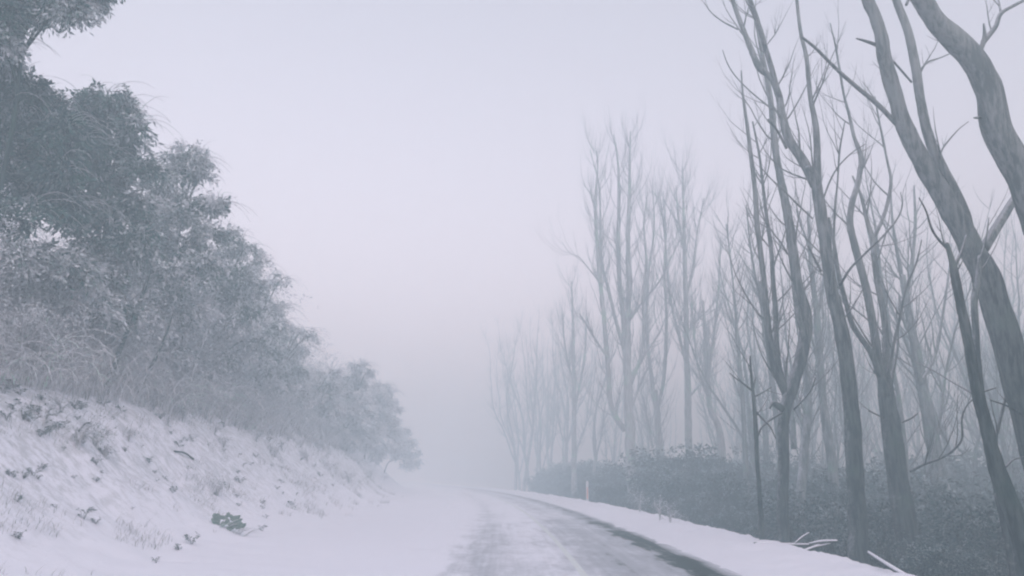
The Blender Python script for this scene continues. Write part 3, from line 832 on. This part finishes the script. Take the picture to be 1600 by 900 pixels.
leafy_tree('grey-green frosted tree below the drooping-tip tree, fourth along the bank',
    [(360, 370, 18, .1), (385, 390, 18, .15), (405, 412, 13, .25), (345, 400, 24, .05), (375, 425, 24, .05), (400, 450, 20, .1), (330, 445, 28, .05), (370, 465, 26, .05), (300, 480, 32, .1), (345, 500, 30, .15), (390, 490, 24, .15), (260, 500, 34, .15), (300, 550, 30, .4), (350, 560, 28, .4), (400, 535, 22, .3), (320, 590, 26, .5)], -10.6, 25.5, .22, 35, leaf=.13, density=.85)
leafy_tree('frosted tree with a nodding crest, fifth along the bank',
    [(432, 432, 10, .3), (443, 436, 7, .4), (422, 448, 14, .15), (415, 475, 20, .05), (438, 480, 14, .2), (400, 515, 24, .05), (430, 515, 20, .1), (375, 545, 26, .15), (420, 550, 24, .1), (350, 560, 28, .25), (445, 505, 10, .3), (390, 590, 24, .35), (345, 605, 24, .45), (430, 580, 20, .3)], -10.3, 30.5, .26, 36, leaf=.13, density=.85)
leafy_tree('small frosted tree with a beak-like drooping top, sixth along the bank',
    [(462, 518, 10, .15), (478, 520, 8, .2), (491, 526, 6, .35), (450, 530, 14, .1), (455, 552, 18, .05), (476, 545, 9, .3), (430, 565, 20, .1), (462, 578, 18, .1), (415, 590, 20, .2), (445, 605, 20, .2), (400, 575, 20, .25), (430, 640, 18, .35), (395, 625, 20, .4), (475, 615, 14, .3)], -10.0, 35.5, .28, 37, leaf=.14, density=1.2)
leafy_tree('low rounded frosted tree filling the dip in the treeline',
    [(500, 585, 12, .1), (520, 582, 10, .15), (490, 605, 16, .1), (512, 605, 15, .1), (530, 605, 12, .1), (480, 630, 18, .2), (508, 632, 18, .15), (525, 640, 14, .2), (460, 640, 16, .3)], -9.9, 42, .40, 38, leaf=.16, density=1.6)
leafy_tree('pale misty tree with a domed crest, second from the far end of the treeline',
    [(558, 572, 9, .1), (570, 570, 8, .15), (578, 580, 7, .25), (550, 588, 11, .05), (565, 595, 12, .05), (545, 612, 14, .1), (566, 620, 14, .1), (550, 640, 15, .15), (572, 645, 13, .15), (560, 665, 13, .2), (545, 690, 13, .25), (575, 688, 13, .25), (530, 670, 13, .25)], -9.6, 49, .48, 39, leaf=.18, density=2.2)  # from here on extra leaf frost stands in for fog fade
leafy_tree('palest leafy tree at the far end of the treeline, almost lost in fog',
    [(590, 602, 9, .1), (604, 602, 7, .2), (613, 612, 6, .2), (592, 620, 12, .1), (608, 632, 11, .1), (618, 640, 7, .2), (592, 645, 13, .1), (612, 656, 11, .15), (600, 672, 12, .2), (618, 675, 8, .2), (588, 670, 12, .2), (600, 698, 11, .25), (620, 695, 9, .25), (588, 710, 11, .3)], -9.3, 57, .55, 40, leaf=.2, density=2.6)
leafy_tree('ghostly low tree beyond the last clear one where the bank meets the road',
    [(632, 672, 9, .2), (640, 690, 9, .2), (626, 690, 9, .2), (650, 706, 7, .2), (636, 708, 9, .2), (648, 722, 8, .2), (622, 710, 9, .2), (636, 726, 8, .3)], -8.6, 72, .6, 41, leaf=.24, density=3)

# visible slanting stems under the third tree
def slant(label, spec, d0, d1, name='leaning_sapling', mat=None, twn=10, seed=1):
    lp = limb_pts(spec, d0, d1, 5)
    pts = [Vector(q[:3]) for q in lp]; rr = [q[3] for q in lp]
    dv = (pts[-1] - pts[-2]).normalized()
    while pts[-1].z > HH(pts[-1].x, pts[-1].y) - .15 and len(pts) < 80:
        pts.append(pts[-1] + (dv + Vector((0, 0, -.3))).normalized() * .15); rr.append(rr[-1])
    base = pts[-1].copy(); base.z = HH(base.x, base.y)
    root = thing(name, base, label, 'sapling')
    m = MB(); m.tube(pts[::-1], rr[::-1], 7, rough=.06); m.build('stem', mat or BARK_DARK, root, origin=tuple(base))
    rg = random.Random(seed); m = MB()
    for _ in range(twn):
        i = rg.randint(0, int(len(pts) * .6))
        twig(m, pts[i], jv(rg) + Vector((.3, 0, .6)), rg.uniform(.4, 1.1), .009, rg, 2, -.5, 3)
    m.build('twigs', TWIG_FROST, root, origin=tuple(base))
slant('dark slanting stem in front of the third leafy tree', [(236, 420, 3), (228, 445, 6), (218, 475, 7), (204, 505, 8), (192, 535, 8), (184, 555, 9)], 18.6, 18.0, seed=3)
slant('thinner slanting stem right of the dark one, rooted at the bank top', [(270, 490, 3), (262, 515, 4), (250, 545, 5), (238, 570, 6), (224, 598, 6)], 20.0, 19.4, seed=4)
slant('pale slim frosted stem leaning right above the bank top', [(330, 480, 2), (322, 520, 3.5), (308, 560, 4), (296, 600, 5)], 23, 22.5, mat=TWIG_FROST, seed=5)

# ------------------------------------------------------------------ frosted low shrubs on the bank top
def shrub_variant(seed, frost, label, group, leafm, twigm, H=1.7, leafn=1500, twn=70, name='frosted_shrub', cat='shrub', leaf=.05, lobes=6, spread=.8):
    rg = random.Random(seed); nrg = np.random.default_rng(seed)
    root = thing(name, (0, 0, 0), label, cat, group)
    st = MB(); C_ = []; R_ = []
    for k in range(lobes):
        a = rg.uniform(0, 6.28); q = Vector((math.cos(a), math.sin(a), 0)) * spread * rg.uniform(.1, 1) + Vector((0, 0, H * rg.uniform(.35, .9)))
        C_.append(tuple(q)); R_.append(H * rg.uniform(.2, .34))
        cr = spline([(0, 0, -.15, .022), (q.x * .3, q.y * .3, q.z * .6, .016), (q.x, q.y, q.z, .008), (q.x * 1.4 + .1, q.y * 1.4, q.z + .12, .004)], 4)
        st.tube([p[:3] for p in cr], [p[3] for p in cr], 4, cap=False)
    for _ in range(twn):
        c = rg.choice(C_)
        p = Vector(c) * rg.uniform(.5, 1)
        twig(st, p, jv(rg) + Vector((.25, 0, .9)), rg.uniform(.3, .8) * H * .6, .008, rg, 1, -.7, 3)
    st.build('stems', twigm, root)
    lb = MB()
    leaf_cloud(lb, C_, R_, [leafn // lobes] * lobes, leaf, leaf * .38, [frost] * lobes, nrg, droop=.25, outer=.45)
    lb.build('foliage', leafm, root, smooth=False)
    return root
SL = 'low frost-coated shrub in the thicket along the top of the left bank'
SG = 'frosted shrubs along the bank top'
sv = [shrub_variant(200 + k, .92, SL, SG, LEAF, TWIG_FROST, H=1.6 + .2 * k, leafn=3200, twn=170) for k in range(4)]
placed = 0
def put(vs, i, loc, rz, sc):
    global placed
    k = i % len(vs)
    if i < len(vs):
        o = vs[k]; o.location = loc; o.rotation_euler = (0, 0, rz); o.scale = (sc,) * 3
        return o
    return dup(vs[k], loc, rz, sc)
i = 0
for row, (s0, s1, step, sc0) in enumerate(((-10.0, -10.5, 1.3, .72), (-10.6, -11.2, 1.5, 1.5), (-11.3, -12.2, 1.7, 2.1), (-12.4, -13.8, 2.2, 1.8), (-14.8, -17, 3.0, 2.1))):
    y = 7.0
    while y < 88:
        near_ = .62 if (y < 19 and s0 < -11.2) else 1.0
        s = rng.uniform(s1, s0); yy_ = y + rng.uniform(-.4, .4)
        x = s + cc(yy_)
        put(sv, i, (x, yy_, HH(x, yy_) - .05), rng.uniform(0, 6.28), near_ * sc0 * rng.uniform(.75, 1.2) * (1 + max(0, yy_ - 35) * .01))
        i += 1
        y += step * (1 + y / 45)

# frosted grass along the top of the bank and thin grass on the snow
def blades(mb, roots, Ls, W, dirs, bend, nrg, frost, seg=5):
    n = len(roots)
    az = dirs; side = np.stack([-np.sin(az), np.cos(az), np.zeros(n)], 1)
    hor = np.stack([np.cos(az), np.sin(az), np.zeros(n)], 1)
    p = roots.copy(); th = nrg.uniform(.05, .5, n)
    V = np.empty((n, (seg + 1) * 2, 3), np.float32)
    tw = nrg.uniform(-1, 1, n)
    sd = side * np.cos(tw)[:, None] + hor * np.sin(tw)[:, None]
    for k in range(seg + 1):
        w_ = W * (1 - .75 * k / seg)
        V[:, 2 * k] = p - sd * w_[:, None] * .5; V[:, 2 * k + 1] = p + sd * w_[:, None] * .5
        d = hor * np.sin(th)[:, None] + np.array([0, 0, 1]) * np.cos(th)[:, None]
        p = p + d * (Ls / seg)[:, None]
        th = th + bend / seg
    q = []
    for k in range(seg): q.append([2 * k, 2 * k + 1, 2 * k + 3, 2 * k + 2])
    Q = (np.arange(n)[:, None, None] * ((seg + 1) * 2) + np.array(q)[None]).reshape(-1, 4)
    mb.add(V.reshape(-1, 3), Q, None, np.repeat(frost, (seg + 1) * 2))

nrg = np.random.default_rng(5)
mb = MB()
roots = []; 
while len(roots) < 15000:
    y = 6 + 50 * nrg.random() ** 1.7
    s = -9.6 - abs(nrg.normal()) * 1.5
    x = s + cc(y)
    dn = mnoise.noise((x * .7, y * .7, 2.2))
    if dn < -.12: continue
    roots.append((x, y, HH(x, y) - .03))
roots = np.array(roots); n = len(roots)
dist_ = roots[:, 1]
blades(mb, roots, nrg.uniform(.5, 1.1, n) * (1 + 1.0 * (nrg.random(n) < .25)), .011 + .0006 * dist_, nrg.normal(-.2, 1.0, n), nrg.uniform(1.2, 3.1, n), nrg, np.clip(nrg.normal(.72, .28, n), 0, 1).astype(np.float32))
go = mb.build('frosted_grass', GRASS)
tag(go, 'long arching frost-coated grass along the top of the left bank', 'grass', kind='stuff')

# tall arching canes, thick with rime, in front of the thicket
def cane_clump(seed, label, group):
    rg = random.Random(seed)
    root = thing('frosted_cane_clump', (0, 0, 0), label, 'plant', group)
    m = MB()
    for k in range(19):
        a = rg.uniform(-3.1, 3.1); h = Vector((math.cos(a), math.sin(a), 0))
        p = Vector((rg.uniform(-.35, .35), rg.uniform(-.35, .35), -.1)); L = rg.uniform(.7, 2.0); th = rg.uniform(.05, .4)
        bend = rg.uniform(1.6, 2.9); pts = [p.copy()]; rr = [.014]; n = 10
        for i in range(n):
            th += bend * (.4 + 1.2 * i / n) / n
            p = p + (h * math.sin(th) + Vector((0, 0, math.cos(th))) + jv(rg, .20)) * (L / n)
            pts.append(p.copy()); rr.append(.014 * (1 - .5 * i / n))
        m.tube(pts, rr, 4, cap=False)
        for i in range(3, n, 2):
            twig(m, pts[i], h + jv(rg, .6) + Vector((0, 0, .3)), rg.uniform(.2, .55), .008, rg, 1, -.9, 3)
    m.build('canes', CANE, root)
    return root
CANE = bark_mat('cane_rimed', (.50, .53, .55, 1), (.76, .78, .82, 1), 1.0)
cv = [cane_clump(600 + k, 'clump of tall arching frost-white canes at the front of the left thicket', 'frost-white cane clumps on the bank') for k in range(3)]
for i in range(26):
    y_ = 11.5 + i * .62 + rng.uniform(-.3, .3); x_ = cc(y_) - rng.uniform(9.7, 10.5)
    put(cv, i, (x_, y_, HH(x_, y_)), rng.uniform(0, 6.28), rng.uniform(.5, 1.15))

mb = MB(); roots = []
while len(roots) < 9000:
    y = 5 + 45 * nrg.random() ** 1.5
    s = nrg.uniform(-10.0, -5.9)
    x = s + cc(y)
    dn = mnoise.noise((x * 1.1, y * .6, 8.2)) + .5 * mnoise.noise((x * 3, y * 3, 4.2))
    lim = .18 + .30 * (max(0, s + 7.6)) / 1.7 - .20 * max(0, -s - 8.6)
    if dn < lim: continue
    roots.append((x, y, HH(x, y) - .02))
roots = np.array(roots); n = len(roots)
blades(mb, roots, nrg.uniform(.06, .26, n), .005 + .0004 * roots[:, 1], nrg.normal(-.35, .7, n), nrg.uniform(.9, 2.2, n), nrg, np.clip(nrg.normal(.45, .25, n), 0, 1).astype(np.float32), seg=3)
go = mb.build('snowy_grass', GRASS)
tag(go, 'short thin grass poking through the snow on the left bank slope', 'grass', kind='stuff')

# ------------------------------------------------------------------ little leafy plants on the slope
def seedling(seed, nl, L, W, label, group, frost=.15, name='leafy_seedling', spread=.12):
    rg = random.Random(seed); nr = np.random.default_rng(seed)
    root = thing(name, (0, 0, 0), label, 'plant', group)
    st = MB(); lb = MB(); B = []; D = []; Sd = []
    for k in range(max(3, nl // 5)):
        a = rg.uniform(0, 6.28); q = Vector((math.cos(a) * spread, math.sin(a) * spread, rg.uniform(.06, .16)))
        cr = spline([(0, 0, -.04, .004), (q.x * .5, q.y * .5, q.z * .8, .003), (q.x, q.y, q.z, .002)], 3)
        st.tube([p[:3] for p in cr], [p[3] for p in cr], 3, cap=False)
        for j in range(5):
            p = cr[rg.randint(2, len(cr) - 1)]
            B.append(p[:3]); d = Vector((q.x * 3, q.y * 3, .02)) + jv(rg, .8); d.z *= .4; d.normalize(); D.append(tuple(d))
            u = d.cross(Vector((0, 0, 1)) + jv(rg, .5)).normalized(); Sd.append(tuple(u))
    n = len(B)
    lb.leaves(np.array(B, np.float32), np.array(D, np.float32), np.array(Sd, np.float32), (L * nr.uniform(.7, 1.3, n)).astype(np.float32), (W * nr.uniform(.8, 1.2, n)).astype(np.float32), np.clip(nr.normal(frost, .2, n), 0, 1).astype(np.float32))
    st.build('stems', BARK, root); lb.build('leaves', LEAF, root, smooth=False)
    return root
PL = 'small leafy seedling half buried in the snow of the left bank'
PG = 'small leafy seedlings on the snowy bank'
pv = [seedling(300 + k, 26 + 5 * k, .08, .034, PL, PG, .18) for k in range(4)]
spots = [(5, 615), (22, 608), (30, 618), (65, 625), (18, 640), (30, 632), (45, 642), (60, 648), (75, 645), (88, 652), (10, 655), (35, 655), (52, 658), (72, 655), (115, 638), (125, 640), (90, 674), (100, 668), (62, 684), (70, 680), (160, 636), (190, 645), (122, 694), (118, 640), (160, 684), (162, 712), (150, 728), (196, 706), (232, 724), (20, 748), (14, 744), (36, 748), (52, 744), (280, 700), (150, 820), (30, 846), (243, 880), (130, 812), (300, 640), (320, 655), (335, 640), (350, 668), (300, 850), (280, 860), (415, 810), (410, 830), (372, 740), (338, 775), (375, 755), (440, 755), (455, 790), (500, 745), (520, 762), (540, 740), (250, 655), (265, 668), (420, 690), (440, 700), (400, 715), (470, 720), (490, 730)]
_r = random.Random(77)
for _ in range(48):
    qx = 470 * _r.random() ** .8; lo = 600 + qx * .30
    spots.append((int(qx), int(lo + _r.random() ** 1.8 * (800 - lo))))
for i, (px, py) in enumerate(spots):
    g = G(px, py)
    o = put(pv, i, g, rng.uniform(0, 6.28), rng.uniform(.4, .85) * (.55 if i > 60 else 1) * (1 + g.y * .015))
# bigger frosted tufts/shrublets spilling down the slope
TL = 'knee-high frosted clump of weeds growing on the left bank slope'
TG = 'frosted weed clumps on the bank slope'
tv = [shrub_variant(320 + k, .45, TL, TG, LEAF, TWIG_FROST, H=.42, leafn=420, twn=26, name='weed_clump', cat='plant', leaf=.035, lobes=4, spread=.25) for k in range(3)]
for i, (px, py) in enumerate([(265, 640), (285, 660), (300, 690), (330, 650), (262, 665), (310, 635), (335, 680), (350, 700), (420, 665), (450, 690), (470, 700), (495, 700), (510, 715), (480, 722), (515, 735), (580, 745), (545, 755), (150, 700), (165, 718), (120, 700), (95, 645), (200, 690), (340, 775), (380, 665), (400, 690), (530, 700), (560, 725), (600, 750), (430, 715), (240, 640)]):
    g = G(px, py)
    put(tv, i, g, rng.uniform(0, 6.28), rng.uniform(.5, 1.1) * (1 + g.y * .006))

# broad green plant poking through the snow
g = G(355, 826)
root = thing('broad_leaf_plant', g, 'flat bright green broad-leaved plant showing through the snow at the foot of the bank', 'plant')
lb = MB(); rg = random.Random(4)
nm = Vector((.30, -.62, .72)).normalized()
e1 = Vector((1, .15, -.25)); e1 = (e1 - nm * e1.dot(nm)).normalized(); e2 = nm.cross(e1)
for k in range(60):
    fx = rg.uniform(-.30, .30); fy = rg.uniform(-.14, .17)
    if (fx / .30) ** 2 + (fy / .17) ** 2 > 1: continue
    a = rg.gauss(-.2, .9); L = rg.uniform(.10, .17); W = L * .7
    t1 = e1 * math.cos(a) + e2 * math.sin(a); t1 = (t1 + nm * rg.uniform(-.25, .25)).normalized(); t2 = nm.cross(t1)
    c = e1 * fx + e2 * fy + nm * rg.uniform(.03, .08) + Vector((0, 0, .10))
    V = []; m = 8
    for j in range(m):
        th = 2 * math.pi * j / m
        V.append(tuple(c + t1 * math.cos(th) * L * .5 + t2 * math.sin(th) * W * .5 * (1 - .3 * math.cos(th)) + nm * (.02 * math.cos(2 * th))))
    V.append(tuple(c - nm * .004))
    lb.add(V, None, [(j, (j + 1) % m, m) for j in range(m)])
lb.build('leaves', BROAD, root, smooth=True)
st = MB()
for k in range(16):
    a = Vector((rg.uniform(-.1, .36), rg.uniform(-.3, .1), 0)); a.z = HH(g.x + a.x, g.y + a.y) - g.z
    b = a + Vector((rg.uniform(.08, .28), rg.uniform(.0, .16), rg.uniform(.05, .16)))
    st.tube([a, a.lerp(b, .5) + Vector((0, 0, .03)), b], [.006, .006, .004], 4)
st.build('frosted_stalks', TWIG_FROST, root)

# ------------------------------------------------------------------ dark scrub on the right
BL = 'dense dark evergreen bush in the scrub under the bare trees on the right'
BG = 'dark scrub bushes beside the right shoulder'
bv = [shrub_variant(400 + k, -.12, BL, BG, LEAF_BUSH, BARK, H=2.1, leafn=5600, twn=40, name='scrub_bush', cat='bush', leaf=.125, lobes=11, spread=1.15) for k in range(4)]
i = 0
for (s0, s1, y0, y1, step, sc) in ((5.9, 6.4, 8, 80, 1.5, .52), (7.0, 8.0, 9, 85, 1.8, .85), (8.8, 10.2, 10, 90, 2.3, 1.05), (11.5, 14, 10, 95, 3.0, 1.2), (15.5, 19, 12, 95, 3.6, 1.3), (21, 27, 16, 95, 4.6, 1.4), (29, 42, 22, 95, 6.0, 1.5)):
    y = y0
    while y < y1:
        s = rng.uniform(s0, s1); yy_ = y + rng.uniform(-.5, .5); x = s + cc(yy_)
        k_ = sc * rng.uniform(.62, 1.22) * float(np.interp(yy_, [8, 15, 20, 40, 60], [.6, .75, 1.05, 1.5, 1.6]))
        put(bv, i, (x, yy_, HH(x, yy_) - .08), rng.uniform(0, 6.28), k_)
        i += 1
        y += step * (1 + y / 70)
print('bushes', i)

# frosted plants on the edge of the right shoulder
def one_shrub(label, px, py, seed, H, frost=.7, n=420, dy=0):
    g = G(px, py); g.y += dy; g.z = HH(g.x, g.y)
    r_ = shrub_variant(seed, frost, label, None, LEAF, TWIG_FROST, H=H, leafn=n, twn=26, name='frosted_weed', cat='plant', leaf=.05, lobes=4, spread=H * .4)
    r_.location = g
    return r_
one_shrub('frosted weed just right of the white roadside post', 972, 790, 501, 1.3, .4)
one_shrub('small snow-capped tuft at the shoulder edge beside the roadside post', 957, 787, 502, .45, .9, 200)
one_shrub('rounded frosted weed on the shoulder edge below the tallest fan-crowned tree', 1000, 800, 503, .8, .6)
one_shrub('curling frosted weed on the shoulder edge, right of the rounded one', 1032, 812, 504, .7, .75, 240)
one_shrub('low frosted weed farthest right in the shoulder-edge row before the sapling', 1047, 816, 505, .45, .8, 240)
one_shrub('frosty twiggy bush beside the fallen snowy branches', 1326, 866, 506, .28, .5, 420)
one_shrub('small frosted tuft at the root of the snowy pole lying on the shoulder', 1344, 878, 507, .22, .5, 260)

# fallen branches on the edge of the shoulder
def fallen(label, spec, d, snow=True, sides=7, hz=0, fork=None):
    lp = limb_pts(spec, d, d + hz, 5)
    pts = [Vector(q[:3]) for q in lp]; rr = [q[3] for q in lp]
    base = pts[0].copy(); base.z = HH(base.x, base.y)
    root = thing('fallen_branch', base, label, 'branch')
    m = MB(); m.tube(pts, rr, sides, rough=.12)
    if fork:
        fp = limb_pts(fork, d, d + hz, 5)
        m.tube([Vector(q[:3]) for q in fp], [q[3] for q in fp], sides, rough=.12)
    m.build('wood', BARK, root, origin=tuple(base))
    if snow:
        m = MB(); m.tube([p + Vector((0, 0, r * .75)) for p, r in zip(pts, rr)], [r * .85 for r in rr], sides, rough=.35, seed=3)
        if fork: m.tube([Vector(q[:3]) + Vector((0, 0, q[3] * .75)) for q in fp], [q[3] * .85 for q in fp], sides, rough=.35, seed=5)
        m.build('snow_cap', SNOWM, root, origin=tuple(base))
fallen('long straight snow-topped branch lying level along the shoulder edge', [(1178, 848, 4), (1210, 851, 5), (1240, 852, 5), (1280, 852, 4)], 17.0)
fallen('forked snow-laden branch piled above the straight one', [(1264, 850, 3), (1285, 847, 5), (1308, 846, 4)], 16.3, hz=-.3, fork=[(1304, 847, 3), (1290, 852, 4), (1272, 856, 5), (1250, 865, 5)])
fallen('thin bare stick jutting up from the snowy branch pile', [(1242, 850, 3), (1253, 840, 3), (1264, 833, 2.5)], 17.0)
fallen('snow-covered pole slanting down the shoulder near the bottom right', [(1357, 864, 5), (1372, 874, 6), (1390, 886, 7), (1416, 902, 8)], 12.4, hz=-.9)
fallen('short broken stub under the straight snowy branch', [(1220, 852, 4), (1221, 859, 3)], 16.9, snow=False)
fallen('thin dark stick on the snow low on the left bank', [(436, 770, 2.5), (446, 776, 3), (456, 783, 2.5)], 25.0, snow=False)
def stick(label, px0, py0, px1, py1, r):
    a, b = G(px0, py0), G(px1, py1)
    root = thing('fallen_stick', a, label, 'stick')
    pts = [a + Vector((0, 0, .02)), a.lerp(b, .5) + Vector((0, 0, .08)), b + Vector((0, 0, .03))]
    m = MB(); q = spline([tuple(p) + (r,) for p in pts], 4)
    m.tube([p[:3] for p in q], [p[3] for p in q], 5, rough=.2); m.build('wood', BARK, root, origin=tuple(a))
stick('dark weathered stick half buried high on the left bank', 272, 708, 302, 720, .022)
stick('short dark twig leaning in the snow among the left bank seedlings', 123, 676, 140, 664, .018)

# ------------------------------------------------------------------ roadside post
g = P(918, 783, 46); g.z = HH(g.x, g.y)
root = thing('guide_post', g, 'white roadside guide post with a red reflector strip on the snowy shoulder', 'post')
def box(mb, x0, x1, y0, y1, z0, z1, ch=.0):
    V = [(x0, y0, z0), (x1, y0, z0), (x1, y1, z0), (x0, y1, z0), (x0 + ch, y0 + ch, z1), (x1 - ch, y0 + ch, z1), (x1 - ch, y1 - ch, z1), (x0 + ch, y1 - ch, z1)]
    mb.add(V, [(3, 2, 1, 0), (4, 5, 6, 7), (0, 1, 5, 4), (1, 2, 6, 5), (2, 3, 7, 6), (3, 0, 4, 7)])
m = MB(); box(m, -.065, .065, -.02, .02, -.25, .99); box(m, -.065, .065, -.02, .02, .99, 1.04, .015)
m.build('post_body', POSTW, root, smooth=False)
m = MB(); box(m, -.038, .038, -.026, -.0205, .10, .72); m.build('reflector', POSTR, root, smooth=False)
m = MB(); box(m, -.06, .06, -.022, .022, 1.042, 1.075, .02); m.build('snow_cap', SNOWM, root, smooth=False)

# ------------------------------------------------------------------ haze
m = bpy.data.materials.new('haze_air'); m.use_nodes = True
t = m.node_tree; t.nodes.clear()
mo = t.nodes.new('ShaderNodeOutputMaterial'); pv_ = t.nodes.new('ShaderNodeVolumePrincipled')
pv_.inputs['Color'].default_value = FOG_COLOR
pv_.inputs['Absorption Color'].default_value = FOG_ABSORB
pv_.inputs['Density'].default_value = FOG_DENSITY
pv_.inputs['Anisotropy'].default_value = 0.0
t.links.new(pv_.outputs[0], mo.inputs['Volume'])
mb = MB(); box(mb, -430, 430, -430, 430, -10, 32)
hz_ = mb.build('haze', m, smooth=False)
tag(hz_, 'even pale fog filling the whole place', 'fog', kind='stuff')
